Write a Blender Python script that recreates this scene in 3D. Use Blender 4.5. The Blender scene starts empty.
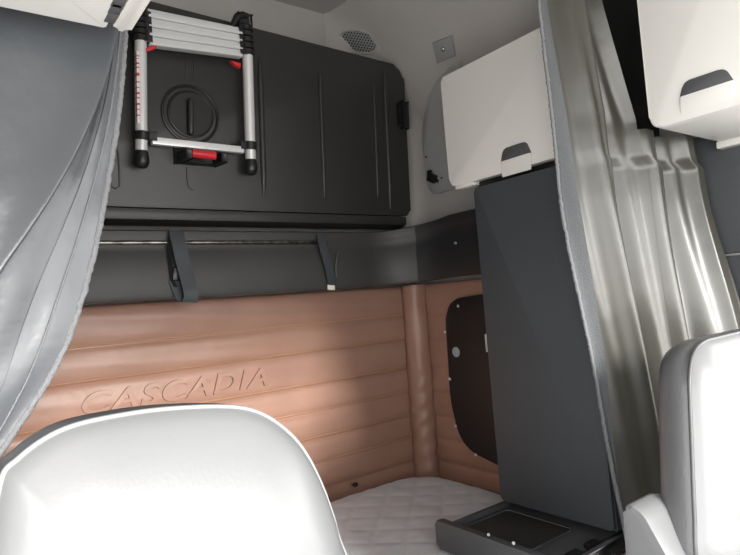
import bpy, bmesh, math, random
from mathutils import Vector, Matrix, noise
random.seed(4)
C = bpy.context.scene.collection
SC = bpy.context.scene
H = 1.42                                   # lens height above the cab floor

# ------------------------------------------------------------------ camera
F = 586.44
CX, CY = 370.0, 277.5
def _dir(u, v): return Vector((u - CX, -(v - CY), -F))
_X = _dir(1150, 240).normalized()
_Y = _dir(-68, 338).normalized()
_Y = (_Y - _X * _Y.dot(_X)).normalized()
_Z = _X.cross(_Y)
RM = Matrix((_X, _Y, _Z))
cam_d = bpy.data.cameras.new('camera'); cam = bpy.data.objects.new('camera', cam_d); C.objects.link(cam)
cam.matrix_world = Matrix.Translation((0, 0, H)) @ RM.to_4x4()
cam_d.sensor_width = 36; cam_d.lens = 36 * F / 740; cam_d.clip_start = 0.01
SC.camera = cam

# points of the cab measured from the lens: x across, y towards the rear wall, z up
def onX(u, v, d): r = RM @ _dir(u, v); return r * (d / r.x)
def onY(u, v, d): r = RM @ _dir(u, v); return r * (d / r.y)
def onZ(u, v, d): r = RM @ _dir(u, v); return r * (d / r.z)
def onP(u, v, p0, n): r = RM @ _dir(u, v); return r * (p0.dot(n) / r.dot(n))

# ------------------------------------------------------------------ materials
def mat(name, col, rough=0.5, metal=0.0, spec=0.5, bump=0.0, bscale=200, var=0.0, vscale=6, coat=0.0, bdetail=3, bdist=0.002):
    m = bpy.data.materials.new(name); m.use_nodes = True
    nt = m.node_tree; b = nt.nodes['Principled BSDF']
    b.inputs['Base Color'].default_value = (*col, 1); b.inputs['Roughness'].default_value = rough
    b.inputs['Metallic'].default_value = metal; b.inputs['Specular IOR Level'].default_value = spec
    b.inputs['Coat Weight'].default_value = coat
    tc = nt.nodes.new('ShaderNodeTexCoord')
    if bump:
        n = nt.nodes.new('ShaderNodeTexNoise'); n.inputs['Scale'].default_value = bscale; n.inputs['Detail'].default_value = bdetail
        bp = nt.nodes.new('ShaderNodeBump'); bp.inputs['Strength'].default_value = bump; bp.inputs['Distance'].default_value = bdist
        nt.links.new(tc.outputs['Object'], n.inputs['Vector']); nt.links.new(n.outputs['Fac'], bp.inputs['Height'])
        nt.links.new(bp.outputs['Normal'], b.inputs['Normal'])
    if var:
        n = nt.nodes.new('ShaderNodeTexNoise'); n.inputs['Scale'].default_value = vscale; n.inputs['Detail'].default_value = 4
        cr = nt.nodes.new('ShaderNodeValToRGB')
        cr.color_ramp.elements[0].position = .3; cr.color_ramp.elements[1].position = .7
        cr.color_ramp.elements[0].color = (*[c * (1 - var) for c in col], 1); cr.color_ramp.elements[1].color = (*[min(1, c * (1 + var)) for c in col], 1)
        nt.links.new(tc.outputs['Object'], n.inputs['Vector']); nt.links.new(n.outputs['Fac'], cr.inputs['Fac'])
        nt.links.new(cr.outputs['Color'], b.inputs['Base Color'])
    return m

M = dict(
    wall=mat('pale_liner', (.44, .425, .41), .6, bump=.15, bscale=260, var=.03),
    roof=mat('headliner', (.40, .39, .38), .85, bump=.3, bscale=400, var=.03),
    white=mat('white_plastic', (.66, .65, .625), .42, bump=.08, bscale=500),
    plate=mat('pale_grey_plate', (.36, .365, .365), .5),
    palegrey=mat('grey_plastic', (.30, .31, .31), .5),
    bunk=mat('bunk_plastic', (.027, .027, .026), .40, bump=.25, bscale=420, var=.12, vscale=3),
    shelf=mat('shelf_plastic', (.042, .042, .041), .5, bump=.2, bscale=420, var=.08),
    black=mat('black_plastic', (.010, .010, .011), .38),
    armshade=mat('shaded_shelf_plastic', (.016, .016, .017), .5, bump=.2, bscale=420),
    gapshade=mat('black_gap_shade', (.008, .008, .009), .8),
    charcoal=mat('charcoal_plastic', (.040, .046, .052), .55, bump=.3, bscale=500, var=.06, vscale=4),
    traygrey=mat('tray_plastic', (.075, .078, .082), .45, bump=.15, bscale=500),
    mat=mat('rubber_mat', (.030, .030, .030), .5, bump=.3, bscale=300),
    alu=mat('brushed_aluminium', (.80, .81, .82), .38, metal=.3, bump=.05, bscale=300),
    tube=mat('polished_aluminium', (.82, .82, .82), .30, metal=.4),
    steel=mat('steel', (.7, .7, .68), .28, metal=1.0),
    chain=mat('dull_steel', (.20, .19, .17), .3, metal=1.0, var=.6, vscale=45),
    red=mat('red_plastic', (.62, .02, .035), .35),
    decal=mat('white_decal', (.78, .77, .76), .5),
    brown=mat('brown_vinyl', (.345, .195, .142), .42, bump=.35, bscale=34, var=.08, vscale=5, bdist=.004),
    stitch=mat('tan_stitching', (.42, .235, .14), .6),
    sheet=mat('mattress_ticking', (.70, .74, .79), .9, bump=.3, bscale=180, var=.03, vscale=20),
    screw=mat('bright_screw', (.75, .75, .75), .35, metal=.3),
    dot=mat('blue_grey_plastic', (.36, .42, .45), .5),
    curtain=mat('grey_curtain_vinyl', (.058, .063, .070), .30, bump=.35, bscale=22, var=.05, bdist=.005),
    curtain2=mat('taupe_curtain_vinyl', (.042, .041, .033), .34, spec=.75, bump=.25, bscale=14, var=.05, bdist=.005),
    facing=mat('light_grey_facing', (.085, .09, .098), .32, bump=.35, bscale=22, bdist=.005),
    hem=mat('curtain_hem_pile', (.17, .172, .18), .9, bump=.8, bscale=350, bdist=.004),
    binding=mat('grey_binding', (.085, .09, .095), .85, bump=.7, bscale=300, bdist=.003),
    seat=mat('grey_seat_vinyl', (.15, .153, .157), .34, spec=.6, bump=.10, bscale=160, var=.03),
    seatshade=mat('shaded_seat_vinyl', (.075, .076, .079), .38, spec=.6, bump=.25, bscale=160, var=.03),
    seatdark=mat('dark_seat_vinyl', (.06, .062, .066), .45, bump=.25, bscale=160),
    piping=mat('pale_piping', (.22, .225, .23), .4),
    floor=mat('rubber_floor', (.05, .05, .052), .7, bump=.3, bscale=120),
    door=mat('door_trim', (.050, .054, .060), .6, bump=.2, bscale=400),
    tag=mat('cloth_tag', (.75, .70, .60), .8),
)

# ------------------------------------------------------------------ object helpers
WL = {}                                                    # base point of each Empty / thing
def tag(o, label=None, cat=None, group=None, kind=None):
    if label: o['label'] = label
    if cat: o['category'] = cat
    if group: o['group'] = group
    if kind: o['kind'] = kind
    return o
def thing(name, label, cat, base, group=None):
    o = bpy.data.objects.new(name, None); C.objects.link(o)
    o.empty_display_size = .05
    loc = Vector(base) + Vector((0, 0, H)); o.location = loc; WL[o.name] = loc
    return tag(o, label, cat, group)
def obj(name, bm, m, parent=None, smooth=35, label=None):
    bmesh.ops.recalc_face_normals(bm, faces=bm.faces[:]) if smooth != 'keep' else None
    me = bpy.data.meshes.new(name)
    if parent is None:
        lo = [min(v.co[i] for v in bm.verts) for i in range(3)]; hi = [max(v.co[i] for v in bm.verts) for i in range(3)]
        base = Vector(((lo[0] + hi[0]) / 2, (lo[1] + hi[1]) / 2, lo[2])) + Vector((0, 0, H))
    else:
        base = WL[parent.name]
    off = Vector((0, 0, H)) - base
    for v in bm.verts: v.co += off
    bm.to_mesh(me); bm.free()
    ms = m if isinstance(m, (list, tuple)) else [m]
    for x in ms: me.materials.append(x)
    me.polygons.foreach_set('use_smooth', [True] * len(me.polygons))
    a = 35 if smooth == 'keep' else smooth
    o = bpy.data.objects.new(name, me); C.objects.link(o)
    try: me.set_sharp_from_angle(angle=math.radians(a))
    except Exception: pass
    if parent is None: o.location = base; WL[o.name] = base
    else: o.parent = parent; WL[o.name] = base
    if label: o['label'] = label
    return o
def struct(name, bm, m): return tag(obj(name, bm, m), kind='structure')
def BM(): return bmesh.new()

def box(bm, x0, x1, y0, y1, z0, z1, bev=0.0, seg=2, mi=0):
    r = bmesh.ops.create_cube(bm, size=1.0); vs = r['verts']
    for v in vs:
        v.co = Vector((x0 + (v.co.x + .5) * (x1 - x0), y0 + (v.co.y + .5) * (y1 - y0), z0 + (v.co.z + .5) * (z1 - z0)))
    if bev:
        es = list({e for v in vs for e in v.link_edges})
        bmesh.ops.bevel(bm, geom=es, offset=bev, segments=seg, profile=.5, affect='EDGES', clamp_overlap=True)
    return bm
def obox(bm, c, ax, ay, az, bev=0.0, seg=2):
    """box about c with half-axis vectors ax, ay, az"""
    r = bmesh.ops.create_cube(bm, size=2.0); vs = r['verts']
    for v in vs: v.co = Vector(c) + ax * v.co.x + ay * v.co.y + az * v.co.z
    if bev:
        es = list({e for v in vs for e in v.link_edges})
        bmesh.ops.bevel(bm, geom=es, offset=bev, segments=seg, profile=.5, affect='EDGES', clamp_overlap=True)
    return bm
def tube(bm, pts, r, seg=14, caps=True, closed=False):
    pts = [Vector(p) for p in pts]; n = len(pts); rings = []
    rr = r if isinstance(r, (list, tuple)) else [r] * n
    up = None
    for i, p in enumerate(pts):
        if closed: t = (pts[(i + 1) % n] - pts[i - 1]).normalized()
        else: t = (pts[min(i + 1, n - 1)] - pts[max(i - 1, 0)]).normalized()
        if up is None:
            up = Vector((0, 0, 1)) if abs(t.z) < .9 else Vector((0, 1, 0))
        a = t.cross(up).normalized(); b = a.cross(t).normalized(); up = b
        rings.append([bm.verts.new(p + (a * math.cos(2 * math.pi * k / seg) + b * math.sin(2 * math.pi * k / seg)) * rr[i]) for k in range(seg)])
    m = n if closed else n - 1
    for i in range(m):
        A, B = rings[i], rings[(i + 1) % n]
        for k in range(seg): bm.faces.new((A[k], A[(k + 1) % seg], B[(k + 1) % seg], B[k]))
    if caps and not closed:
        bm.faces.new(rings[0][::-1]); bm.faces.new(rings[-1])
    return bm
def prism(bm, poly, ext, bev=0.0, seg=2, edges='all'):
    """extrude a planar outline (list of Vectors) along ext, rounding the rims"""
    a = [bm.verts.new(Vector(p)) for p in poly]; b = [bm.verts.new(Vector(p) + ext) for p in poly]
    n = len(a); fa = bm.faces.new(a); fb = bm.faces.new(b[::-1])
    for i in range(n): bm.faces.new((a[i], b[i], b[(i + 1) % n], a[(i + 1) % n]))
    if bev:
        es = list(fa.edges) + ([] if edges == 'front' else list(fb.edges))
        bmesh.ops.bevel(bm, geom=es, offset=bev, segments=seg, profile=.5, affect='EDGES', clamp_overlap=True)
    return bm
def rounded(pts, rad, n=6):
    """round the corners of a 2D outline; rad a number or one per corner"""
    out = []; N = len(pts)
    for i in range(N):
        p = Vector(pts[i]).to_2d() if len(pts[i]) > 2 else Vector(pts[i]); a = Vector(pts[i - 1]); b = Vector(pts[(i + 1) % N])
        r = rad[i] if isinstance(rad, (list, tuple)) else rad
        if r <= 0: out.append(p); continue
        da = (a - p).normalized(); db = (b - p).normalized()
        r_ = min(r, (a - p).length * .49, (b - p).length * .49)
        s, e = p + da * r_, p + db * r_
        for k in range(n + 1):
            t = k / n; out.append(s * (1 - t) ** 2 + p * 2 * t * (1 - t) + e * t * t)
    return out
def grid(bm, nu, nv, fn):
    vs = [[bm.verts.new(fn(i / nu, j / nv)) for i in range(nu + 1)] for j in range(nv + 1)]
    for j in range(nv):
        for i in range(nu): bm.faces.new((vs[j][i], vs[j][i + 1], vs[j + 1][i + 1], vs[j + 1][i]))
    return vs
def slab(bm, nu, nv, fn, thick):
    """a sheet with real thickness: fn plus a second skin at fn + thick"""
    A = grid(bm, nu, nv, fn); T = Vector(thick)
    B = [[bm.verts.new(v.co + T) for v in row] for row in A]
    for j in range(nv):
        for i in range(nu): bm.faces.new((B[j][i], B[j + 1][i], B[j + 1][i + 1], B[j][i + 1]))
    for i in range(nu):
        bm.faces.new((A[0][i], B[0][i], B[0][i + 1], A[0][i + 1])); bm.faces.new((A[nv][i], A[nv][i + 1], B[nv][i + 1], B[nv][i]))
    for j in range(nv):
        bm.faces.new((A[j][0], A[j + 1][0], B[j + 1][0], B[j][0])); bm.faces.new((A[j][nu], B[j][nu], B[j + 1][nu], A[j + 1][nu]))
def disc(bm, c, n, r, h, seg=24, bev=0):
    """short cylinder from c along n"""
    n = Vector(n).normalized(); a = n.orthogonal().normalized(); b = n.cross(a)
    return prism(bm, [Vector(c) + (a * math.cos(2 * math.pi * k / seg) + b * math.sin(2 * math.pi * k / seg)) * r for k in range(seg)], n * h, bev)
def ring(bm, c, n, r, tr, seg=40):
    n = Vector(n).normalized(); a = n.orthogonal().normalized(); b = n.cross(a)
    return tube(bm, [Vector(c) + (a * math.cos(2 * math.pi * k / seg) + b * math.sin(2 * math.pi * k / seg)) * r for k in range(seg)], tr, 8, closed=True)
def sphere(bm, c, r, sc=(1, 1, 1), seg=12):
    q = bmesh.ops.create_uvsphere(bm, u_segments=seg, v_segments=max(6, seg // 2), radius=r)
    for v in q['verts']: v.co = Vector(c) + Vector((v.co.x * sc[0], v.co.y * sc[1], v.co.z * sc[2]))
    return bm
def interp(tab, x):
    """piecewise linear over (x, value...) rows"""
    if x <= tab[0][0]: return tab[0][1]
    for (a, p), (b, q) in zip(tab, tab[1:]):
        if x <= b: t = (x - a) / (b - a); return p + (q - p) * t
    return tab[-1][1]
def sm(x, a, b):
    t = min(1, max(0, (x - a) / (b - a))); return t * t * (3 - 2 * t)

# ================================================================== SETTING
FZ, RZ = -H, 1.29                # floor and ceiling
XL, XR = -0.32, 1.80             # side walls
YF, YB = -0.80, 2.10             # windscreen wall and rear wall
SH, INX = 0.78, 0.33             # where the side walls start to lean in, and by how much
struct('floor', box(BM(), XL - .06, XR + .06, YF - .06, YB + .06, FZ - .05, FZ), M['floor'])
struct('ceiling', box(BM(), XL + INX - .08, XR - INX + .08, YF - .06, YB + .06, RZ, RZ + .05), M['roof'])
def side_wall(name, x, s):
    bm = BM(); t = .05 * s
    y0, y1 = -.62, .40; z0, z1 = -.42, .36                 # the side window opening
    if s < 0: y0, y1, z0, z1 = -.70, .48, -1.30, .38       # near door assumed open, an unseen opening added for daylight
    def bx(ya, yb, za, zb): box(bm, min(x, x + t), max(x, x + t), ya, yb, za, zb)
    bx(YF - .05, YB + .05, FZ, z0); bx(YF - .05, y0, z0, z1); bx(y1, YB + .05, z0, z1); bx(YF - .05, YB + .05, z1, SH)
    prism(bm, [Vector((x, YF - .05, SH)), Vector((x - s * INX, YF - .05, RZ)), Vector((x - s * INX + t, YF - .05, RZ + .03)), Vector((x + t, YF - .05, SH))], Vector((0, YB - YF + .1, 0)))
    return struct(name, bm, M['wall'])
side_wall('wall_right', XR, 1); side_wall('wall_left', XL, -1)
bm = BM(); box(bm, XL, XR, YB, YB + .05, FZ, SH)
prism(bm, [Vector((XL, YB, SH)), Vector((XR, YB, SH)), Vector((XR - INX, YB, RZ)), Vector((XL + INX, YB, RZ))], Vector((0, .05, 0)))
struct('wall_rear', bm, M['wall'])
bm = BM()
box(bm, XL, XR, YF - .05, YF, FZ, -.50); box(bm, XL, XL + .10, YF - .05, YF, -.50, .50); box(bm, XR - .10, XR, YF - .05, YF, -.50, .50)
box(bm, XL, XR, YF - .05, YF, .48, SH + .05)
prism(bm, [Vector((XL, YF, SH)), Vector((XR, YF, SH)), Vector((XR - INX, YF, RZ)), Vector((XL + INX, YF, RZ))], Vector((0, -.05, 0)))
struct('wall_front', bm, M['wall'])
# the liner curves round between the rear wall and the side wall
from mathutils.bvhtree import BVHTree
def slant_x(z): return XR - max(0, z - SH) * INX / (RZ - SH)
def cornerfn(u, v):
    z = .30 + v * (RZ - .30); xs_ = slant_x(z) - .003
    p, q, r = Vector((1.44, YB - .003, z)), Vector((xs_, YB - .04, z)), Vector((xs_, 1.90, z))
    if xs_ < 1.50: q.x = r.x
    return p * (1 - u) ** 2 + q * 2 * u * (1 - u) + r * u * u
bm = BM(); grid(bm, 16, 24, cornerfn); bm.normal_update()
CORNER = BVHTree.FromBMesh(bm)
bm.free(); bm = BM(); slab(bm, 16, 24, cornerfn, (.0, .0022, 0))
struct('trim_1', bm, M['wall'])
def CRN(u, v):
    h = CORNER.ray_cast(Vector((0, 0, 0)), (RM @ _dir(u, v)).normalized()); return h[0], h[1]
# grey trim on the side wall ahead of the sleeper, and a black sheet added as the shade in the gap by the curtain
bm = BM(); box(bm, XR - .02, XR, .42, .92, -1.40, .05, .006); box(bm, XR - .02, XR, .42, .92, .056, .40, .006)
struct('trim_2', bm, M['door'])
struct('gap_shade_panel', box(BM(), 1.335, XR, .866, .883, .365, RZ - .20, .003), M['gapshade'])

# ================================================================== REAR: folded bunk
bp0 = Vector((0, 1.905, .33)); tilt = math.radians(4.5)
bz = Vector((0, -math.sin(tilt), math.cos(tilt))); bx_ = Vector((1, 0, 0)); bn = Vector((0, -math.cos(tilt), -math.sin(tilt)))
def BK(u, v, off=0.0): return onP(u, v, bp0 + bn * off, bn)
bunk = thing('folding_bunk', 'black moulded upper bunk folded up against the rear wall above the brown padding', 'bunk', (.75, 1.95, .33))
pl, pr = BK(150, 3), BK(401, 66)
tl = BK(150, 1); slope = (pr - tl) / (pr.x - tl.x)
tl = tl + slope * (-.10 - tl.x)
brc, blc = BK(411, 216), BK(108, 206); sb = (brc - blc) / (brc.x - blc.x); blc = blc + sb * (-.10 - blc.x)
loc2 = lambda p: ((p - bp0).dot(bx_), (p - bp0).dot(bz))
w2 = lambda q: bp0 + bx_ * q[0] + bz * q[1]
out = [loc2(blc), loc2(brc), loc2(pr + (pr - tl).normalized() * .014), loc2(tl)]
ol = rounded(out, [.02, .03, .07, .02], 8)
obj('bunk_panel', prism(BM(), [w2(q) for q in ol], -bn * .085, .014, 3), M['bunk'], bunk, 40)
# lower lip rolled under the panel
lip = BM()
lb = [(0, -.004), (.004, -.02), (0, -.038), (-.03, -.052), (-.07, -.055), (-.08, 0)]
p0 = w2(loc2(blc)); p1 = w2(loc2(brc)); ext = p1 - p0
prism(lip, [p0 + bn * a + bz * b for a, b in lb], ext - bx_ * .03)
obj('lower_lip', lip, M['bunk'], bunk, 40)
for pa, pb, rad in (((259.5, 56), (264, 197), .011), ((319.5, 70), (324.5, 197), .009), ((373.5, 81), (378, 198), .008), ((384, 71), (390.5, 209), .011)):
    a, b = BK(*pa), BK(*pb); b2 = BM()
    n = 14; pts = [a + (b - a) * (k / n) for k in range(n + 1)]
    rr = [rad * (.25 + .75 * min(1, min(k, n - k) / 1.5)) for k in range(n + 1)]
    tube(b2, pts, rr, 10); obj('pressed_rib', b2, M['bunk'], bunk, 60)
# grooves (thin raised beads) left of and below the knob
g = BM()
def bead(pts, r=.0028):
    tube(g, [BK(*p) for p in pts], r, 8)
bead([(107, 150), (109.5, 170), (111, 186), (115, 189), (119.5, 186), (119, 168), (117.5, 150)]); obj('pressed_groove', g, M['bunk'], bunk, 60)
g = BM(); bead([(186.5, 167), (187, 178), (188.5, 187), (193, 190)], .0022); obj('pressed_groove', g, M['bunk'], bunk, 60); g = BM(); bead([(186, 60), (186, 80), (194, 81), (194, 62)], .0022)
obj('pressed_groove', g, M['bunk'], bunk, 60)
# turn knob
kc = BK(190.5, 114.5)
rk = (BK(218, 117) - BK(163, 113)).length / 2
knob = BM(); disc(knob, kc - bn * .002, bn, rk * .76, .008, 40, .003); ring(knob, kc + bn * .002, bn, rk, .005, 48); ring(knob, kc + bn * .004, bn, rk * .80, .004, 48)
kn = obj('turn_knob', knob, M['black'], bunk, 40)
h0, h1 = BK(190.5, 98, .016), BK(191, 135, .016)
hb = BM(); dv = h1 - h0
tube(hb, [h0, h0 + dv * .05, h0 + dv * .15, h0 + dv * .85, h0 + dv * .95, h1], [.004, .0085, .010, .010, .0085, .004], 14)
obox(hb, (h0 + h1) / 2 - bn * .009, bx_ * .007, bn * .009, dv * .44, .003)
obj('knob_grip', hb, M['bunk'], kn, 40)
# ladder bracket screwed to the bunk, with its red roller
br = BM(); a, b = BK(173, 147), BK(215, 166); cc = (a + b) / 2; wx = Vector((b - a).to_tuple())
obox(br, cc + bn * .003, bx_ * (abs(wx.x) / 2), bn * .004, bz * .030, .003)
for s in (-.42, .36):
    disc(br, cc + bx_ * abs(wx.x) * s + bz * -.014 + bn * .007, bn, .0035, .002, 10)
bracket = obj('ladder_bracket', br, M['black'], bunk, 40)
# catch on the end of the bunk
lt = BM(); a, b = BK(399, 101), BK(404, 130)
c0 = (a + b) / 2
obox(lt, c0 + bx_ * .008 + bn * .004, bx_ * .016, bn * .012, bz * .055, .005, 3)
obox(lt, c0 + bx_ * -.014 + bn * .002, bx_ * .012, bn * .006, bz * .046, .004, 2)
obj('end_catch', lt, M['black'], bunk, 40)

# ------------------------------------------------------------------ ladder
LO = .050
def LD(u, v, off=0.0): return BK(u, v, LO + off)
lad = thing('telescopic_ladder', 'collapsed silver telescopic ladder hanging on the front of the black bunk', 'ladder', LD(195, 165))
lax = (LD(241, 29) - LD(147, 9)).normalized()
def seg_tube(bm, a, b, r, seg=18): return tube(bm, [a, b], r, seg)
railpix = (((138.5, 12), (140.5, 42), (141.5, 158)), ((245.5, 26), (247.5, 56), (250.8, 166)))
for i, (s0, s1, s2) in enumerate(railpix):
    A, B, E = LD(*s0), LD(*s1), LD(*s2)
    rl = obj('rail', seg_tube(BM(), B + (B - E) * .05, E, .0182), M['tube'], lad, 40)
    st = BM(); n = 5
    for k in range(n):                                        # stacked black collars of the closed sections
        p, q = A + (B - A) * (k / n), A + (B - A) * ((k + .94) / n)
        tube(st, [p, p + (q - p) * .12, p + (q - p) * .88, q], [.021, .0245, .0245, .021], 18)
        ctr = (p + q) / 2
        obox(st, ctr + lax * (.016 if i == 0 else -.016), lax * .014, bn * .016, (q - p) * .46, .003)
    obj('collar_stack', st, M['black'], lad, 40)
    ft = BM(); dn = (E - B).normalized()
    tube(ft, [E - dn * .022, E - dn * .004, E + dn * .012, E + dn * .026, E + dn * .032], [.0195, .0225, .0235, .019, .010], 18)
    obj('rubber_foot', ft, M['black'], lad, 40)
    cl = BM(); pc = LD(142, 136) if i == 0 else LD(250, 146)
    tube(cl, [pc - dn * .014, pc - dn * .012, pc + dn * .012, pc + dn * .014], [.020, .0235, .0235, .020], 18)
    obox(cl, pc + lax * (.026 if i == 0 else -.022), lax * .014, bn * .012, dn * .011, .003)
    obj('clamp', cl, M['black'], lad, 40)
# four stacked treads
Ltop, Lbot = (LD(146.5, 9.5), LD(148.5, 47)); Rtop, Rbot = (LD(241, 29), LD(241, 58.5))
for k in range(4):
    a0, a1 = Ltop + (Lbot - Ltop) * (k / 4), Ltop + (Lbot - Ltop) * ((k + .93) / 4)
    b0, b1 = Rtop + (Rbot - Rtop) * (k / 4), Rtop + (Rbot - Rtop) * ((k + .93) / 4)
    r_ = BM(); prism(r_, [a0 + bn * .012, b0 + bn * .012, b1 + bn * .018, a1 + bn * .018], -bn * .036, .003)
    obj('tread', r_, M['alu'], lad, 40)
# lowest tread, hanging free
a0, a1, b0, b1 = LD(151, 137), LD(151.5, 144.5), LD(243, 147), LD(243, 153.5)
lowt = BM(); prism(lowt, [a0 + bn * .010, b0 + bn * .010, b1 + bn * .012, a1 + bn * .012], -bn * .026, .003)
obj('tread', lowt, M['alu'], lad, 40)
# red release levers
for pts in (((146, 48), (158, 44.5), (156, 48.5), (146, 51.5)), ((231, 60.5), (241, 63), (240.5, 67.5), (236, 65))):
    rv = BM(); prism(rv, [LD(*p, .016) for p in pts], -bn * .02, .0015); obj('release_lever', rv, M['red'], lad, 40)
# top hook, a black arm that lies over the bunk edge
hk = BM(); hc = LD(243, 20)
tube(hk, [LD(232, 27, .004), LD(237, 17, .006), LD(243, 15.5, .008), LD(249, 17, .006), LD(250, 27, .004)], [.010, .013, .014, .013, .010], 12)
obox(hk, LD(243.5, 22), lax * .024, bn * .012, bz * .022, .006, 3)
obj('top_hook', hk, M['black'], lad, 40)
# printed strip on the side of the rail
dp = BM(); A, E = LD(136.6, 52, .008), LD(137.6, 124, .008)
dd = (E - A); L = dd.length; dn = dd.normalized()
obox(dp, (A + E) / 2 , lax * .0035, bn * .012, dd / 2, 0)
strip = obj('printed_strip', dp, M['decal'], lad, 40)
mk = BM()
for t, l in ((.06, .02), (.1, .012), (.16, .025), (.22, .018), (.30, .05), (.42, .02), (.50, .015), (.57, .03), (.64, .02), (.72, .03), (.80, .015), (.88, .02)):
    obox(mk, A + dd * (t + l / 2), lax * .0039, bn * .0125, dn * (l * L * .45), 0)
obj('red_print', mk, M['red'], strip, 40)
# roller of the bracket, which closes round the lowest tread
ro = BM(); p, q = LD(187.5, 152.5, .026), LD(215, 156, .026)
tube(ro, [p, q], .0135, 16); obj('red_roller', ro, M['red'], bracket, 40, 'red roller')
uf = BM(); p2, q2 = LD(184.5, 152, .0), LD(219, 156, .0)
ud = (q - p).normalized()
obox(uf, p2 - bz * .012, ud * .010, bn * .042, bz * .014, .003); obox(uf, q2 - bz * .012, ud * .010, bn * .042, bz * .014, .003)
obox(uf, (p2 + q2) / 2 - bz * .012 - bn * .036, (q2 - p2) / 2, bn * .004, bz * .014, .002)
obj('roller_fork', uf, M['black'], bracket, 40)

# ================================================================== REAR SHELF (dark moulded ledge round the corner)
shelf = thing('rear_shelf', 'dark grey moulded shelf along the rear wall under the folded bunk', 'shelf', (.75, 1.95, .06))
zb = onY(260, 292.5, 1.88).z                       # lower edge of the face
zr = onY(200, 242.5, 1.88).z                       # hinge rod line
ze = onY(200, 230, 1.88).z
sec = [(1.905, ze + .002), (1.886, ze - .004), (1.884, ze - .03), (1.886, zr + .004), (1.892, zr - .012), (1.884, zr - .03), (1.872, zr - .07), (1.868, zb + .012), (1.872, zb), (1.90, zb - .004), (2.06, zb + .02), (2.06, ze + .002)]
bm = BM(); xs = [-.31, 0.4, 1.0, 1.40]
cor = []
def sect(at):                                       # at(k_y, z) -> point
    return [bm.verts.new(at(y, z)) for y, z in sec]
secs = [sect(lambda y, z, x=x: Vector((x, y, z))) for x in xs]
cxr, cyr, R0 = 1.40, 1.60, 0                        # corner: arc about a point ahead of the shelf
Rc = .22
N = 10
for k in range(1, N + 1):
    a = math.pi / 2 * k / N
    def at(y, z, a=a):
        d = y - 1.868                               # depth behind the face
        r = Rc + d
        return Vector((1.40 + r * math.sin(a), 1.868 - Rc + r * math.cos(a), z + .035 * (1 - math.cos(a)) * (1 if z > zr - .02 else .3)))
    secs.append(sect(at))
def at(y, z):
    d = y - 1.868
    return Vector((1.40 + Rc + d, 1.40, z + .035 * (1 if z > zr - .02 else .3)))
secs.append(sect(at))
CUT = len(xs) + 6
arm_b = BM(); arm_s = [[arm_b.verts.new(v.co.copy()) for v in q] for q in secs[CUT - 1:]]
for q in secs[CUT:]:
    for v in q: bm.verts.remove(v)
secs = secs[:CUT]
for m_b, ss in ((bm, secs), (arm_b, arm_s)):
    for A, B in zip(ss, ss[1:]):
        for k in range(len(sec)): m_b.faces.new((A[k], A[(k + 1) % len(sec)], B[(k + 1) % len(sec)], B[k]))
    m_b.faces.new(ss[0]); m_b.faces.new(ss[-1][::-1])
obj('shelf_body', bm, M['shelf'], shelf, 50)
obj('side_arm', arm_b, M['armshade'], shelf, 50, 'side arm darkened for shade')  # shelf plastic darkened, the arm's shade is put into its colour
rod = BM(); tube(rod, [Vector((-.30, 1.882, zr)), Vector((1.22, 1.882, zr))], .0062, 10)
rd = obj('hinge_rod', rod, M['chain'], shelf, 40, 'steel hinge rod')
x = -.28
while x < 1.20:
    kn_ = BM(); tube(kn_, [Vector((x, 1.882, zr)), Vector((x + .052, 1.882, zr))], .0075, 10); x += .075
    obj('hinge_knuckle', kn_, M['chain'], rd, 40)
scr = BM(); disc(scr, onX(456, 243, 1.615), (-1, 0, 0), .005, .006, 10); obj('screw', scr, M['palegrey'], shelf, 40)
# two webbing straps
YS = 1.862
def ribbon(bm, pts, w, t=.003, wd=Vector((1, 0, 0))):
    pts = [Vector(p) for p in pts]; P = []
    for i, p in enumerate(pts):
        d = (pts[min(i + 1, len(pts) - 1)] - pts[max(i - 1, 0)]).normalized()
        nn = d.cross(wd).normalized() * t / 2; ww = wd * (w / 2)
        P.append([bm.verts.new(p - ww - nn), bm.verts.new(p + ww - nn), bm.verts.new(p + ww + nn), bm.verts.new(p - ww + nn)])
    for A, B in zip(P, P[1:]):
        for k in range(4): bm.faces.new((A[k], A[(k + 1) % 4], B[(k + 1) % 4], B[k]))
    bm.faces.new(P[0][::-1]); bm.faces.new(P[-1])
s1 = thing('hanging_strap', 'black webbing strap ending in a loop, hanging below the ladder on the dark shelf', 'strap', onY(188, 300, 1.84), 'webbing straps on the rear shelf')
rb = BM(); wv = Vector((.97, 0, -.1)).normalized()
ribbon(rb, [onY(176, 231, 1.872), onY(178, 240, 1.858), onY(181.5, 256, 1.853), onY(186, 274, 1.848), onY(190, 288, 1.836), onY(191.5, 296, 1.834), onY(189.5, 302, 1.842), onY(184.5, 301.5, 1.855), onY(179.5, 291, 1.864), onY(176, 281, 1.866)], .048, .003, wv)
obj('webbing', rb, M['charcoal'], s1, 50)
rb = BM(); ribbon(rb, [onY(170.5, 236, 1.866), onY(170.2, 262, 1.864), onY(172, 280, 1.862), onY(176, 287, 1.860)], .012, .003, Vector((.8, -.6, 0)))
obj('loose_end', rb, M['black'], s1, 50)
rb = BM(); bc = onY(176, 274, 1.860); obox(rb, bc, Vector((.012, 0, 0)), Vector((0, .005, 0)), Vector((0.003, 0, .022)), .004, 2)
obj('buckle', rb, M['black'], s1, 50)
s2 = thing('hanging_strap', 'short black webbing strap with a cream tag at its tip, near the shelf corner', 'strap', onY(331, 290, 1.85), 'webbing straps on the rear shelf')
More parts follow.
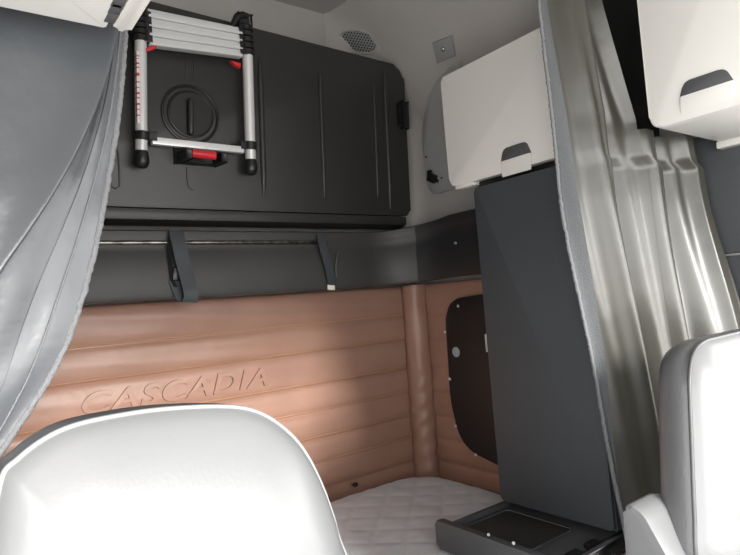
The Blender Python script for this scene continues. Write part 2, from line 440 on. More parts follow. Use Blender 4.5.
rb = BM(); ribbon(rb, [onY(320.5, 234, 1.872), onY(322, 242, 1.858), onY(326, 258, 1.853), onY(330, 272, 1.850), onY(331.5, 281, 1.853), onY(331.5, 285, 1.858)], .036, .003, wv)
obj('webbing', rb, M['charcoal'], s2, 50)
rb = BM(); ribbon(rb, [onY(336.5, 277, 1.86), onY(336, 266, 1.858), onY(337.5, 255, 1.856), onY(339, 252, 1.858)], .007, .0025, Vector((.8, -.6, 0)))
obj('loose_end', rb, M['charcoal'], s2, 50)
rb = BM(); obox(rb, onY(331.2, 287.5, 1.852), Vector((.016, 0, -.002)), Vector((0, .0015, 0)), Vector((0, 0, .009)), .0008)
obj('tag', rb, M['tag'], s2, 50, 'cream tag')

# ================================================================== BROWN PADDING
YP = 2.02
cre = [onY(300, v, YP).z for v in (326, 354, 387, 415, 442, 468)]
cre = [cre[0] + .13] + cre + [cre[-1] - .10, cre[-1] - .2]
def bulge(z, amp=.016):
    for a, b in zip(cre, cre[1:]):
        if b <= z <= a:
            t = (z - b) / (a - b); return amp * (max(0, 1 - abs(2 * t - 1) ** 3.2)) ** .7
    return 0
pad = thing('padded_wall_panel', 'brown quilted vinyl padding of wide horizontal rolls along the rear wall behind the bed', 'wall panel', (.7, 2.0, -.9))
bm = BM()
def fn(u, v):
    x = -.31 + u * 2.05; z = cre[-1] + v * (cre[0] - cre[-1])
    y = YP - bulge(z) - .004 * noise.noise(Vector((x * 5, z * 9, 1))) - .003 * noise.noise(Vector((x * 2 + z * 26, z * 6, 4)))
    return Vector((x, y, z))
slab(bm, 120, 150, fn, (0, .045, 0)); obj('quilted_rolls', bm, M['brown'], pad, 80)
for z in cre[1:7]:
    st = BM(); tube(st, [Vector((-.30 + k * .2, YP - .004, z + .006)) for k in range(11)], .005, 6); obj('stitched_seam', st, M['stitch'], pad, 60)
# raised lettering pressed into the third roll
cu = bpy.data.curves.new('lettering', 'FONT'); cu.body = 'CASCADIA'; cu.size = 1; cu.shear = .25; cu.offset = .022; cu.space_character = 1.12
to = bpy.data.objects.new('lettering_source', cu); C.objects.link(to)
bpy.context.view_layer.update()
me = to.to_mesh(); lm = BM(); lm.from_mesh(me); to.to_mesh_clear(); bpy.data.objects.remove(to); bpy.data.curves.remove(cu)
xs_ = [v.co.x for v in lm.verts]; ys_ = [v.co.y for v in lm.verts]
L0, L1 = onY(82, 399, YP - .03).x, onY(270, 386, YP - .03).x
zc = (cre[2] + cre[3]) / 2; hh = .070
fs = lm.faces[:]; bmesh.ops.subdivide_edges(lm, edges=lm.edges[:], cuts=1)
for v in lm.verts:
    x = L0 + (v.co.x - min(xs_)) / (max(xs_) - min(xs_)) * (L1 - L0)
    z = zc + ((v.co.y - min(ys_)) / (max(ys_) - min(ys_)) - .5) * hh
    v.co = Vector((x, YP - bulge(z) - .009, z))
ex = bmesh.ops.extrude_face_region(lm, geom=lm.faces[:])
for v in [g for g in ex['geom'] if isinstance(g, bmesh.types.BMVert)]: v.co.y += .012
obj('raised_lettering', lm, M['brown'], pad, 40)
# wrinkled bolster in the corner
bol = BM()
bt, bb_ = Vector((1.715, 1.965, zb - .006)), Vector((1.70, 1.965, -.86))
nr, ns = 150, 40; rings = []
for j in range(nr + 1):
    t = j / nr; c = bt + (bb_ - bt) * t; rg = []
    for k in range(ns):
        a = 2 * math.pi * k / ns
        r = .054 + .0035 * math.sin(a * 2 + t * 80) * sm(t, .25, .6) * (.6 + .8 * noise.noise(Vector((t * 9, math.cos(a), math.sin(a))))) + .004 * noise.noise(Vector((math.cos(a) * 1.5, math.sin(a) * 1.5, t * 7)))
        rg.append(bol.verts.new(c + Vector((math.cos(a) * r, math.sin(a) * r, 0))))
    rings.append(rg)
for A, B in zip(rings, rings[1:]):
    for k in range(ns): bol.faces.new((A[k], A[(k + 1) % ns], B[(k + 1) % ns], B[k]))
bol.faces.new(rings[0]); bol.faces.new(rings[-1][::-1])
tag(obj('corner_bolster', bol, M['brown'], None, 80), 'upright brown vinyl bolster with twisted wrinkles in the corner beside the bed', 'bolster')
pad2 = thing('padded_wall_panel', 'brown quilted vinyl padding on the side wall, around the black hatch cover', 'wall panel', (1.78, 1.5, -.9))
bm = BM()
def fn(u, v):
    y = 1.00 + u * .98; z = cre[-1] + v * (cre[0] - cre[-1])
    return Vector((1.752 - bulge(z, .010) - .003 * noise.noise(Vector((y * 5, z * 9, 7))), y, z))
slab(bm, 60, 120, fn, (.04, 0, 0)); obj('quilted_rolls', bm, M['brown'], pad2, 80)

# black hatch cover on the side padding
XH = 1.728
hatch = thing('hatch_cover', 'black rounded cover plate with bright screws on the brown side padding', 'cover', onX(470, 462, XH))
P = [onX(*p, XH) for p in ((446, 318), (452, 302), (478, 297))]
yz = lambda p: (p.y, p.z)
o2 = [yz(onX(445, 300, XH)), yz(onX(497, 292, XH)), (1.30, onX(497, 292, XH).z + .02), (1.30, onX(497, 464, XH).z - .02), yz(onX(497, 465, XH)), yz(onX(462, 446, XH)), yz(onX(451, 400, XH))]
o2 = rounded(o2, [.10, 0, .02, .02, 0, .10, .05], 8)
obj('cover_plate', prism(BM(), [Vector((XH - .004, a, b)) for a, b in o2], Vector((.02, 0, 0)), .005, 3), M['black'], hatch, 40)
for p in ((458, 306), (445, 332), (449.5, 379), (455.5, 426), (475.5, 455)):
    s = BM(); q = onX(*p, XH - .006); sphere(s, q, .0065, (.6, 1, 1), 10); obj('screw', s, M['screw'], hatch, 60)
s = BM(); disc(s, onX(456, 352, XH - .005) + Vector((.004, 0, 0)), (-1, 0, 0), .021, .006, 28, .002); obj('round_cap', s, M['dot'], hatch, 40, 'pale blue-grey round cap')

# ================================================================== BED
ZM = -.730
bed = thing('bed_base', 'dark bed base carrying the white mattress along the rear wall', 'bed', (.7, 1.55, FZ))
obj('base_box', box(BM(), -.30, 1.72, 1.16, 2.0, FZ, -.90, .01), M['charcoal'], bed)
obj('front_panel', box(BM(), -.28, 1.70, 1.145, 1.165, FZ + .05, -.93, .006), M['shelf'], bed)
mtt = thing('mattress', 'white quilted mattress lying on the bed base, beside the brown padding', 'mattress', (.7, 1.55, -.90))
bm = BM()
X0, X1, Y0, Y1 = -.30, 1.685, 1.13, 1.972
def quilt(x, y):
    s = .075
    a = (x + y) / s; b = (x - y) / s
    fa = abs(math.sin(math.pi * a / 2 * 1.0)); fb = abs(math.sin(math.pi * b / 2))
    return .0045 * (min(fa, fb) ** .5) - .0045 + .003 * noise.noise(Vector((x * 14, y * 17, 5)))
def fn(u, v):
    x, y = X0 + u * (X1 - X0), Y0 + v * (Y1 - Y0)
    # plan with rounded corners: pull points of the square corner onto an arc
    r = .19
    for cx_, sx in ((X0 + r, -1), (X1 - r, 1)):
        for cy_, sy in ((Y0 + r, -1), (Y1 - r, 1)):
            dx, dy = (x - cx_) * sx, (y - cy_) * sy
            if dx > 0 and dy > 0:
                m = max(dx, dy); l = math.hypot(dx, dy)
                k = m / l; x = cx_ + sx * dx * k; y = cy_ + sy * dy * k
    d = min(u * (X1 - X0), (1 - u) * (X1 - X0), v * (Y1 - Y0), (1 - v) * (Y1 - Y0))
    edge = -.05 * (1 - min(1, d / .07)) ** 2.2
    return Vector((x, y, ZM + quilt(x, y) + edge + .004 * noise.noise(Vector((x * 4, y * 4, 2)))))
vs = grid(bm, 260, 120, fn); nu, nv = 260, 120
rim = [vs[0][i] for i in range(nu)] + [vs[j][nu] for j in range(nv)] + [vs[nv][i] for i in range(nu, 0, -1)] + [vs[j][0] for j in range(nv, 0, -1)]
obj('quilted_top', bm, M['sheet'], mtt, 80)
bm = BM(); ztop = ZM - .05
ra = [bm.verts.new(Vector((0, 0, 0))) for _ in range(0)]
def plan(r=.19, n=10):
    o = rounded([(X0, Y0), (X1, Y0), (X1, Y1), (X0, Y1)], r, n); return o
prism(bm, [Vector((a, b, -.90)) for a, b in plan()], Vector((0, 0, ztop + .90 - .004)), .008)
obj('side_band', bm, M['sheet'], mtt, 60)
nb = BM(); q = onY(354, 465, 1.97); sphere(nb, Vector((q.x, 1.972, ZM + .012)), .011, (1.2, .8, .8), 12)
tag(obj('rubber_stop', nb, M['black']), 'small black stop wedged between the mattress and the brown rear padding', 'stop')

# ================================================================== SIDE LOCKERS (white)
XA = 1.40
def locker(name, label, y0, y1, z0, base_handle, tl_pix, group, h=.34, xo=1.79):
    """a row locker: x is the front face; y0..y1 along the cab"""
    t = thing(name, label, 'cabinet', (1.6, (y0 + y1) / 2, z0), group)
    return t
LZ = .36
def build_locker(label, y0, y1, ztop, handle, lipmat):
    t = thing('overhead_locker', label, 'cabinet', (1.6, (y0 + y1) / 2, LZ), 'white overhead lockers')
    # body behind the door: white shell with a slim black underside
    b = BM(); sec_ = [(XA + .03, LZ + .004), (XR - .012, LZ + .004), (XR - .012, SH), (XR - .012 - max(0, ztop - SH) * INX / (RZ - SH), ztop), (XA + .035, ztop)]
    prism(b, [Vector((x, y0 + .004, z)) for x, z in sec_], Vector((0, y1 - y0 - .008, 0)), .004); obj('locker_body', b, M['white'], t, 40)
    return t
# the locker over the tall cabinet
A1, A0 = 1.375, .885
ya = onX(450, 190, XA).y
lk = build_locker('white overhead locker in the sleeper, above the tall charcoal cabinet', A0, ya - .004, .74, None, None)
def door(t, y0, y1, ztop, hy0, hy1, hz0, hz1):
    b = BM(); out = rounded([(y0, LZ), (y1, LZ), (y1, ztop), (y0, ztop)], [.03, .03, .012, .012], 6)
    # slightly bowed door skin
    pr_ = prism(b, [Vector((XA, a, z)) for a, z in out], Vector((.03, 0, 0)), .006, 3)
    d = obj('locker_door', b, M['white'], t, 40)
    hm = (hy0 + hy1) / 2
    lipb = BM()                                            # the scoop below the grip stands out a little
    prism(lipb, [Vector((XA + .002, hy1 + .008, hz0 - .046)), Vector((XA - .007, hy1 + .002, hz0 - .012)), Vector((XA - .007, hy1, hz0)), Vector((XA + .002, hy1, hz0))], Vector((0, hy0 - hy1 - .004, 0)), .0035, 3)
    obj('handle_scoop', lipb, M['white'], d, 40)
    g_ = BM(); oo = rounded([(hy0 - .002, hz0), (hy1 + .002, hz0), (hy1 - .010, hz1), (hy0 + .012, hz1)], [.004, .004, .014, .014], 6)
    prism(g_, [Vector((XA - .003, a, z)) for a, z in oo], Vector((.01, 0, 0)), .0015); obj('recessed_grip', g_, M['traygrey'], d, 40, 'dark recessed grip')
    return d
ha, hb2 = onX(502, 162, XA), onX(531, 152, XA); hz1 = onX(512, 146, XA).z
door(lk, A0, ya, onX(447, 75, XA).z, hb2.y, ha.y, ha.z, hz1)
ub = BM(); box(ub, XA + .035, XA + .37, A0 + .01, ya - .09, LZ - .018, LZ + .003, .004); obj('underside_panel', ub, M['black'], lk, 40)
ub = BM(); box(ub, XA + .004, XA + .05, ya - .10, ya - .02, LZ - .010, LZ + .004, .003); obj('corner_trim', ub, M['white'], lk, 40)
# the locker ahead of the curtain
B1 = onX(650, 128, XA).y; B0 = .36
lk2 = build_locker('white overhead locker in front of the grey side curtain, over the seat with the armrest', B0, B1 - .004, .98, None, None)
ha, hb2 = onX(681, 97.5, XA), onX(733, 81, XA); hz1 = onX(716, 71, XA).z
door(lk2, B0, B1, .98, hb2.y, ha.y, ha.z, hz1)
ub = BM(); box(ub, XR - .05, XR - .014, B0, B1 - .002, LZ - .014, LZ + .006, .003); obj('rear_rim', ub, M['white'], lk2, 40)

# grey oval plate behind the sleeper locker, on the side wall
XPt = XR - .012
def onwall(u, v, off):
    p = onX(u, v, XR - off); return p if p.z <= SH else SW(u, v, off)
sn = Vector((-(RZ - SH), 0, -INX)).normalized(); sp0 = Vector((XR, 0, SH))
def SW(u, v, off=0.0): return onP(u, v, sp0 + sn * off, sn)
o3 = [onwall(*p, .006) for p in ((462, 62), (452, 68), (446, 74), (440, 81), (435, 89), (431, 97), (428, 107), (425.7, 118), (424.5, 129), (424, 140), (424.7, 149), (426, 158), (427, 170), (428.5, 181), (430.5, 189), (434, 193.5), (440, 194), (450, 190), (470, 186), (470, 130), (470, 90))]
pt = thing('mounting_plate', 'pale grey curved plate with dark screws on the wall beside the sleeper locker', 'plate', onX(435, 192, XPt))
b = BM(); prism(b, o3, Vector((-.012, 0, 0)), .004, 2); obj('plate', b, M['plate'], pt, 50)
for p in ((432, 98.5), (423.7 + 1, 127), (425.5 + 1, 157), (442, 178)):
    s = BM(); disc(s, onwall(*p, .017), (-1, 0, 0), .0045, .004, 10); obj('screw', s, M['black'], pt, 40)
s = BM(); q = onX(432, 178, XPt - .02)
obox(s, q, Vector((.010, 0, 0)), Vector((0, .020, .012)), Vector((0, -.010, .016)), .004)
obox(s, q + Vector((0, .012, .022)), Vector((.008, 0, 0)), Vector((0, .010, 0)), Vector((0, 0, .014)), .003)
obox(s, q + Vector((0, -.020, -.016)), Vector((.008, 0, 0)), Vector((0, .012, .002)), Vector((0, 0, .008)), .003)
obj('coat_hook', s, M['black'], pt, 40, 'black hook')

# round speaker grille high in the corner, and the small reading-lamp base
sc_, facet_n = CRN(359.5, 41.5)
if facet_n.dot(sc_) > 0: facet_n = -facet_n
fp = sc_
sp = thing('speaker_grille', 'pale round perforated speaker grille high in the corner above the bunk', 'speaker', sc_)
ax_ = (onP(380, 45, fp, facet_n) - onP(340, 39, fp, facet_n)) / 2
up_ = (onP(359, 31, fp, facet_n) - onP(360, 54, fp, facet_n)) / 2
b = BM(); n = 40
prism(b, [sc_ + ax_ * math.cos(2 * math.pi * k / n) + up_ * math.sin(2 * math.pi * k / n) for k in range(n)], facet_n * .006, .002)
obj('grille_disc', b, M['palegrey'], sp, 40)
b = BM(); tube(b, [sc_ + facet_n * .006 + (ax_ * math.cos(2 * math.pi * k / n) + up_ * math.sin(2 * math.pi * k / n)) * 1.0 for k in range(n)], .005, 8, closed=True)
obj('rim', b, M['wall'], sp, 40)
b = BM()
for i in range(-7, 8):
    for j in range(-4, 5):
        a_, c_ = (i + .5 * (j & 1)) / 7.2, j / 4.4
        if a_ * a_ + c_ * c_ < .86: disc(b, sc_ + ax_ * a_ + up_ * c_ + facet_n * .0055, facet_n, .0042, .0012, 8)
obj('perforation', b, M['black'], sp, 40)
sn = Vector((-(RZ - SH), 0, -INX)).normalized(); sp0 = Vector((XR, 0, SH))
def SW(u, v, off=0.0): return onP(u, v, sp0 + sn * off, sn)
lc = SW(444, 47)
lm_ = thing('button_mount', 'small pale square mount with a bright button on the leaning side wall', 'mount', lc)
la, lbv = (SW(456, 40) - SW(434, 49)), None
q4 = [SW(*p) for p in ((433.5, 42), (453, 34.5), (456.5, 55), (438, 62.5))]
cq = sum(q4, Vector()) / 4
b = BM(); prism(b, q4, sn * .012, .005, 2); obj('base', b, M['palegrey'], lm_, 40)
b = BM(); sphere(b, SW(443.5, 49, .014), .009, (1, 1, 1), 14); obj('button', b, M['steel'], lm_, 60)

# ================================================================== TALL CABINET with pulled-out tray
Dz0, Dz1 = onX(503, 500, XA).z, LZ - .022
Dy1 = onX(485, 300, XA).y; Dy0 = .885
XD = XA
tc = thing('tall_cabinet', 'tall charcoal cabinet between the bed and the grey side curtain, with a tray pulled out', 'cabinet', (1.58, 1.1, Dz0 - .16))
out = [(XD, Dy0), (XR - .085, Dy0), (XR - .085, Dy1 + .05), (XD + .085, Dy1 + .05), (XD + .010, Dy1 + .012), (XD, Dy1)]
b = BM(); prism(b, [Vector((x, y, Dz0)) for x, y in out], Vector((0, 0, Dz1 - Dz0)), .003); obj('cabinet_body', b, M['charcoal'], tc, 25)
b = BM(); out = rounded([(Dy0 + .002, Dz0 + .004), (Dy1 - .004, Dz0 + .004), (Dy1 - .004, Dz1 - .004), (Dy0 + .002, Dz1 - .004)], .012, 5)
prism(b, [Vector((XD - .012, a, z)) for a, z in out], Vector((.014, 0, 0)), .004, 3); obj('door', b, M['charcoal'], tc, 40)
b = BM(); lc_ = Vector((XD + .004, Dy1 + .008, onX(488, 343, XD).z)); obox(b, lc_, Vector((.006, .003, 0)), Vector((-.003, .006, 0)), Vector((0, 0, .028)), .002)
obj('latch', b, M['palegrey'], tc, 40, 'small pale latch')
# tray
ft_ = onZ(440, 520, Dz0 + .004); T0, T1 = 0.905, ft_.y; XT = ft_.x
tr = BM()
box(tr, XT + .01, XR - .10, T0, T1 - .012, Dz0 - .045, Dz0 - .020, .003)                # tray floor
box(tr, XT + .01, XD + .02, T1 - .030, T1 - .012, Dz0 - .045, Dz0 - .006, .004)          # far rim
drw = obj('drawer', tr, M['traygrey'], tc, 40)
b = BM(); prism(b, [Vector((XT - .012, y, z)) for y, z in rounded([(T0 - .03, Dz0 - .074), (T1 + .01, Dz0 - .074), (T1 + .01, Dz0 + .006), (T0 - .03, Dz0 + .006)], .012, 4)], Vector((.024, 0, 0)), .006, 3)
obj('front_board', b, M['traygrey'], drw, 40)
mz = Dz0 - .020
mp = [onZ(*p, mz) for p in ((474, 523), (514, 508), (600, 533), (558, 548))]
mx0, mx1, my0, my1 = XT + .045, XD - .022, T0 + .10, T1 - .055
b = BM(); prism(b, [Vector((x, y, mz)) for x, y in rounded([(mx0, my0), (mx1, my0), (mx1, my1), (mx0, my1)], .015, 5)], Vector((0, 0, .004)), .001)
obj('tray_mat', b, M['mat'], drw, 40)
b = BM(); pts = [Vector((x, y, mz + .003)) for x, y in rounded([(mx0, my0), (mx1, my0), (mx1, my1), (mx0, my1)], .015, 5)]
tube(b, pts, .003, 6, closed=True); obj('raised_border', b, M['traygrey'], drw, 50)
for p in ((489, 534.5), (514, 543)):
    s = BM(); q = onX(*p, XT - .012); disc(s, q, (-1, 0, 0), .0042, .003, 10); obj('screw', s, M['screw'], drw, 40)
# steel runner on the near side
b = BM(); ys = T0 - .012
box(b, XT + .03, XR - .12, ys - .006, ys, Dz0 - .050, Dz0 - .006, .001); box(b, XT + .03, XR - .12, ys - .020, ys, Dz0 - .010, Dz0 - .006, .001); box(b, XT + .03, XR - .12, ys - .020, ys, Dz0 - .050, Dz0 - .046, .001)
run = obj('runner', b, M['steel'], drw, 40, 'steel runner')
for x in (XT + .07, XT + .15):
    b = BM(); box(b, x, x + .045, ys + .003, ys + .03, Dz0 - .019, Dz0 - .008, .002); obj('runner_slot', b, M['black'], drw, 40)

# ================================================================== CURTAINS
# the one drawn to the side in front of the tall cabinet
edge = [onY(*p, .835) for p in ((531, -20), (535, 0), (543, 60), (551, 120), (562, 200), (577, 280), (592, 360), (605, 440), (620, 520), (634, 590), (650, 660))]
Ltab = sorted([(p.z, p.x) for p in edge]); 
rt = [onY(*p, .735) for p in ((606, -40), (612, 0), (622, 40), (633, 80), (644, 118))]
Rtab = sorted([(p.z, p.x) for p in rt])
zt, zbm = .98, -1.34
cur = thing('curtain', 'grey vinyl curtain with a fuzzy edge, drawn to the side beside the tall charcoal cabinet', 'curtain', (1.5, .85, zbm), 'sleeper curtains')
SPL = .48
def rc(s, z, dy=0.0):
    xl = interp(Ltab, z)
    if z < Ltab[0][0]: xl = Ltab[0][1]
    xr = 1.772; w = xr - xl
    if z > .30:                                            # gathered narrower above the locker's underside
        wn = (interp(Rtab, z) - xl) / SPL; w = w + (wn - w) * sm(z, .18, .40)
    # folds crowd together towards the free edge at the top
    x = xl + w * (s ** (1.0))
    amp = .028 + .008 * sm(z, .5, -.8)
    ph = s * 2 * math.pi * 3.7 + .35 * math.sin(z * 2.2 + s * 3) + .5
    cyc = (s + .02 * math.sin(z * 2.1 + s * 5)) / .33; tt = cyc - math.floor(cyc); wv_ = tt * .5 / .7 if tt < .7 else .5 + (tt - .7) * .5 / .3
    y = .803 - .066 * s + amp * math.cos(2 * math.pi * wv_) * (1 - .8 * sm(s, .86, 1)) + .006 * math.sin(ph * 2.3 + z * 3) + .006 * noise.noise(Vector((s * 7, z * 3, 3)))
    y = min(y, .846)
    y -= .07 * sm(z, .30, -.25) * sm(s, .45, 1)
    y = max(y, .722 - .07 * sm(z, .30, -.25) * sm(s, .45, 1))
    return Vector((x, y + dy, z))
def sheet(name, fn, nu, nv, z0, z1, s0, s1, m, par, th=.003):
    b = BM(); slab(b, nu, nv, lambda u, v: fn(s0 + (s1 - s0) * u, z0 + (z1 - z0) * v), (0, th, 0)); return obj(name, b, m, par, 70)
sheet('cloth', rc, 80, 160, zbm, zt, .055, SPL, M['curtain2'], cur)
sheet('cloth', rc, 90, 120, zbm, .385, SPL, 1.0, M['curtain2'], cur)
sheet('edge_band', lambda s, z: rc(s, z, -.003), 6, 160, zbm, zt, .0, .058, M['binding'], cur, .006)
b = BM(); pts = []
for k in range(400):
    z = zbm + (zt - zbm) * k / 399; p = rc(0, z); pts.append(p + Vector((.0012 * random.uniform(-1, 1), .0008 * random.uniform(-1, 1), 0)))
tube(b, pts, [.0038 + .001 * random.random() for _ in pts], 7); obj('fuzzy_trim', b, M['hem'], cur, 60)
# the one beside the ladder, swept back towards the near wall
edgeL = [onY(*p, .93) for p in ((131, -60), (129, -10), (127.5, 20), (125, 60), (122, 100), (115.5, 150), (107.5, 190), (98.5, 240), (88.5, 290), (70, 340), (46, 394), (20, 430), (0, 452))]
EL = sorted([(p.z, p.x) for p in edgeL] + [(-.30, -.04), (-.45, -.10), (-1.3, -.12)])
foldp = [onY(*p, .90) for p in ((124, -60), (120, 0), (116, 38), (107, 75), (93, 115), (72, 158), (51, 198), (24, 236), (0, 268), (-30, 310))]
FL = sorted([(p.z, p.x) for p in foldp] + [(-1.3, -.16)])
curL = thing('curtain', 'dark grey vinyl curtain with a pale fuzzy edge, swept aside below the white overhead console', 'curtain', (-.05, .9, zbm), 'sleeper curtains')
def lcur(s, z, dy=0.0):
    xe = sum(interp(EL, z + d * .03) for d in (-2, -1, 0, 1, 2)) / 5; xf = sum(interp(FL, z + d * .03) for d in (-2, -1, 0, 1, 2)) / 5; xf = min(xf, xe - .02); x0 = -.30
    if s < .62:
        t = s / .62; x = x0 + (xf - x0) * t
        y = .925 - .03 * t + .022 * math.sin(t * 7 + z * 2.2 + 1.0) * (1 - t * .7) + .008 * math.sin(t * 19 + z * 5) * (1 - t) + .008 * noise.noise(Vector((t * 4, z * 3, 9)))
        return Vector((x, y + dy, z))
    t = (s - .62) / .38
    # the cloth turns under behind the fold, then runs out to the edge
    yf = .895 + .022 * math.sin(7 + z * 2.2 + 1.0) * .3 + .008 * noise.noise(Vector((4, z * 3, 9)))
    if t < .25:
        a = t / .25 * math.pi
        return Vector((xf + .008 * math.sin(a) - .012 * (1 - math.cos(a)) / 2, yf + .012 * (1 - math.cos(a)) + dy, z))
    q = (t - .25) / .75
    xs0 = xf - .012
    return Vector((xs0 + (xe - xs0) * q, yf + .024 + .018 * q + .006 * noise.noise(Vector((q * 3, z * 9, 5))) + dy, z))
sheet('cloth', lcur, 170, 160, zbm, 1.0, 0, .87, M['curtain'], curL)
sheet('edge_band', lambda s, z: lcur(s, z, -.002), 6, 160, zbm, 1.0, .865, 1.0, M['facing'], curL, .006)
b = BM(); pts = []
for k in range(460):
    z = zbm + (1.0 - zbm) * k / 459; p = lcur(1, z); pts.append(p + Vector((.0009 * random.uniform(-1, 1), .0007 * random.uniform(-1, 1), 0)))
tube(b, pts, [.0045 + .001 * random.random() for _ in pts], 7); obj('fuzzy_trim', b, M['hem'], curL, 60)
b = BM(); pts = [lcur(.93, zbm + (1.0 - zbm) * k / 160, -.003) for k in range(161)]
tube(b, pts, .0016, 6); obj('stitched_seam', b, M['hem'], curL, 60)

# ================================================================== WHITE OVERHEAD CONSOLE (above the near seat)
zc_ = .41
c1, c2 = onZ(0, 8, zc_), onZ(109, 27.5, zc_); c3 = onZ(133, 25.5, zc_)
yr = (c1.y + c2.y) / 2
con = thing('overhead_console', 'white overhead console above the cab seat, in front of the dark grey curtain', 'console', (0, .6, zc_))
xs1, xs2 = c2.x - .004, c2.x + .004
def cpart(name, x0, x1, rads):
    b = BM(); o_ = rounded([(x0, yr), (x0, .30), (x1, .30), (x1, yr)], rads, 8)
    prism(b, [Vector((a, y, zc_)) for a, y in o_], Vector((0, 0, .16)), .006, 3); obj(name, b, M['white'], con, 40)
cpart('console_body', XL + .002, xs1, [0, 0, 0, .003]); cpart('end_cap', xs2, c3.x + .002, [.012, 0, 0, .035])
b = BM(); box(b, xs1 - .002, xs2 + .002, .31, yr - .004, zc_ + .012, zc_ + .15); obj('joint_strip', b, M['black'], con, 40)
b = BM()
for p in ((111.5, 18), (115.5, 9), (118.5, 2)):
    q = onZ(*p, zc_); box(b, q.x - .007, q.x + .007, q.y - .014, q.y + .014, zc_ - .001, zc_ + .003, .001)
obj('slot', b, M['traygrey'], con, 40)

# ================================================================== SEATS
def loft(bm, outline, prof, lean, cx_, cz_):
    """outline: (x, z) loop; prof: (scale, y) from front to back; capped at both ends"""
    rings = []
    for s, y, in prof:
        rings.append([bm.verts.new(Vector((cx_ + (x - cx_) * s, y + lean(cz_ + (z - cz_) * s), cz_ + (z - cz_) * s))) for x, z in outline])
    n = len(outline)
    for A, B in zip(rings, rings[1:]):
        for k in range(n): bm.faces.new((A[k], A[(k + 1) % n], B[(k + 1) % n], B[k]))
    bm.faces.new(rings[0]); bm.faces.new(rings[-1][::-1])
    return rings
def smooth_loop(pts, n=140):
    """Catmull-Rom closed loop resampled"""
    N = len(pts); o = []
    per = max(2, n // N)
    for i in range(N):
        p0_, p1_, p2_, p3_ = (Vector(pts[(i + j) % N]) for j in (-1, 0, 1, 2))
        for k in range(per):
            t = k / per
            o.append(.5 * ((2 * p1_) + (p2_ - p0_) * t + (2 * p0_ - 5 * p1_ + 4 * p2_ - p3_) * t * t + (3 * p1_ - p0_ - 3 * p2_ + p3_) * t ** 3))
    return [(p.x, p.y) for p in o]
def seat(label, cx0, yfront, outl, arm_side, top_y):
    t = thing('cab_seat', label, 'seat', (cx0, yfront - .2, FZ), 'cab seats')
    lean = lambda z: -LN.z * (z + .25)
    xs_ = [p[0] for p in outl]; zs_ = [p[1] for p in outl]
    dp = 1.0 if arm_side is None else .62
    cz = (min(zs_) + max(zs_)) / 2; cx = (min(xs_) + max(xs_)) / 2
    bm = BM()
    loft(bm, outl, [(.25, yfront - .054), (.5, yfront - .050), (.7, yfront - .040), (.82, yfront - .028), (.9, yfront - .016), (.95, yfront - .006), (.985, yfront + .004), (1.0, yfront + .014)], lean, cx, cz)
    obj('backrest_front', bm, M['seat'], t, 60)
    bm = BM()
    loft(bm, outl, [(.98, yfront + .012), (1.0, yfront + .020), (1.008, yfront + .012 + .038 * dp), (1.0, yfront + .012 + .073 * dp), (.975, yfront + .012 + .096 * dp), (.93, yfront + .012 + .108 * dp), (.6, yfront + .012 + .118 * dp)], lean, cx, cz)
    obj('backrest_shell', bm, M['seatdark'] if arm_side is None else M['seatshade'], t, 60)  # armrest seat: side shade put into a darker copy of the vinyl
    b = BM(); tube(b, [Vector((cx + (x - cx) * 1.003, yfront + .015 + lean(z), cz + (z - cz) * 1.003)) for x, z in outl], .0034, 8, closed=True)
    obj('piping', b, M['piping'] if arm_side is None else M['seatdark'], t, 60)
    zbot = min(zs_)
    b = BM(); w = (max(xs_) - min(xs_)) / 2
    box(b, cx - w - .02, cx + w + .02, yfront - .52, yfront + .0, zbot - .06, zbot + .07, .045, 4); obj('seat_cushion', b, M['seat'], t, 60)
    b = BM(); box(b, cx - .18, cx + .18, yfront - .42, yfront - .02, FZ, zbot - .055, .02); obj('pedestal', b, M['seatdark'], t, 40)
    return t, lean, cx, cz
YS1 = .73
LN = Vector((0, 1, -.16))
def onS(u, v, yf): return onP(u, v, Vector((0, yf + .014 - LN.z * .25, 0)), LN)
fo = [onS(*p, YS1) for p in ((0, 492), (20, 459), (65, 430), (125, 415.5), (180, 409), (232, 408), (262, 415), (288, 433), (306, 455), (321, 485), (333, 518), (345, 555))]
ol1 = [(p.x, p.z) for p in fo]
ol1 = ol1 + [(.525, -.55), (.53, -.72), (.49, -.80), (.28, -.815), (.07, -.80), (.03, -.72), (.032, -.5), (.035, -.30)]
seat('pale grey cab seat with rounded back and light piping, in front of the brown padding', .28, YS1, smooth_loop(ol1, 160), None, 0)
YS2 = .46
LN = Vector((0, 1, -.05)); XS0 = onS(692.5, 442, YS2).x
fr = [onS(*p, YS2) for p in ((700, 575), (695.5, 516), (692.5, 442), (691, 405), (690.5, 376), (694, 355), (704, 343), (722, 337.5))]
xm = XS0 + .25
half = [(p.x, p.z) for p in fr]
cxm = XS0 + .235
right_ = [(2 * cxm - x, z) for x, z in half[::-1]]
ol2 = half + right_ + [ (2 * cxm - XS0 + .01, -.70), (2 * cxm - XS0 - .03, -.80), (cxm, -.815), (XS0 + .03, -.80), (XS0 - .01, -.70)]
s_r, ln, cx2, cz2 = seat('pale grey cab seat with a padded armrest, in front of the side curtain', cxm, YS2, smooth_loop(ol2, 160), 1, 0)
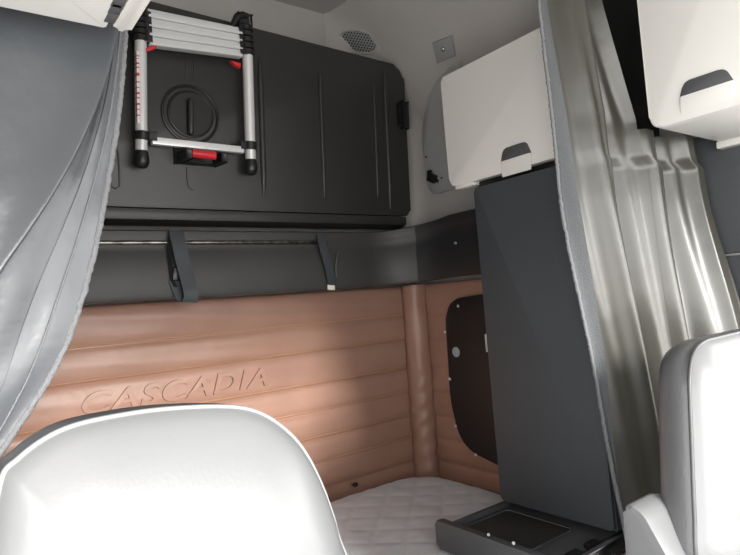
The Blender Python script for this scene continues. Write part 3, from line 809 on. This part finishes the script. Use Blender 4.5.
# armrest
AX1 = XS0 - .006; AX0 = AX1 - .085
aw = onX(632, 500, AX0)
b = BM()
az = onX(640, 500, AX0).z
ay1 = onX(634, 505, AX0).y
q1, q2 = onX(668, 498, AX1), onX(704, 560, AX1); dq = q2 - q1
prof = rounded([(ay1 + .02, az - .01), (ay1 + .03, az - .34), (q1.y + dq.y * 2.2, az - .36), (q1.y + dq.y * 2.0, q1.z + dq.z * 2.0), (q1.y, q1.z)], [.03, .04, .05, .04, .03], 6)
prism(b, [Vector((AX0, y, z)) for y, z in prof], Vector((AX1 - AX0, 0, 0)), .016, 4)
obj('armrest', b, M['seat'], s_r, 60)

# ================================================================== LIGHT
w = bpy.data.worlds.new('daylight'); SC.world = w; w.use_nodes = True
nt = w.node_tree; bg = nt.nodes['Background']
tcn = nt.nodes.new('ShaderNodeTexCoord'); sx = nt.nodes.new('ShaderNodeSeparateXYZ'); cr = nt.nodes.new('ShaderNodeValToRGB'); mr = nt.nodes.new('ShaderNodeMapRange')
nt.links.new(tcn.outputs['Generated'], sx.inputs[0]); nt.links.new(sx.outputs['Z'], mr.inputs['Value']); mr.inputs['From Min'].default_value = -1; mr.inputs['From Max'].default_value = 1
cr.color_ramp.elements[0].position = .46; cr.color_ramp.elements[0].color = (.85, .83, .80, 1)
cr.color_ramp.elements[1].position = .52; cr.color_ramp.elements[1].color = (1, 1, 1, 1)
nt.links.new(mr.outputs['Result'], cr.inputs['Fac']); nt.links.new(cr.outputs['Color'], bg.inputs['Color'])
bg.inputs['Strength'].default_value = 3.2
def portal(name, loc, rot, sx_, sy_):
    l = bpy.data.lights.new(name, 'AREA'); l.shape = 'RECTANGLE'; l.size = sx_; l.size_y = sy_; l.cycles.is_portal = True
    o = bpy.data.objects.new(name, l); C.objects.link(o); o.location = Vector(loc) + Vector((0, 0, H)); o.rotation_euler = rot; return o
portal('windscreen_daylight', ((XL + XR) / 2, YF - .02, -.01), (math.radians(90), 0, 0), XR - XL - .2, .98)
portal('side_daylight', (XR + .03, -.11, -.03), (0, math.radians(90), 0), .78, 1.02)
portal('side_daylight', (XL - .03, -.11, -.46), (0, math.radians(-90), 0), 1.68, 1.18)
sun = bpy.data.lights.new('sun', 'SUN'); sun.energy = 3.2; sun.angle = math.radians(14); sun.color = (1, .97, .92)
so = bpy.data.objects.new('sun', sun); C.objects.link(so)
so.rotation_euler = Vector((.02, 1, -.27)).to_track_quat('-Z', 'Y').to_euler()

SC.view_settings.view_transform = 'Standard'; SC.view_settings.look = 'None'; SC.view_settings.gamma = 1; SC.view_settings.use_curve_mapping = False
SC.view_settings.exposure = 1.3
SC.cycles.max_bounces = 12; SC.cycles.diffuse_bounces = 6; SC.cycles.sample_clamp_indirect = 10
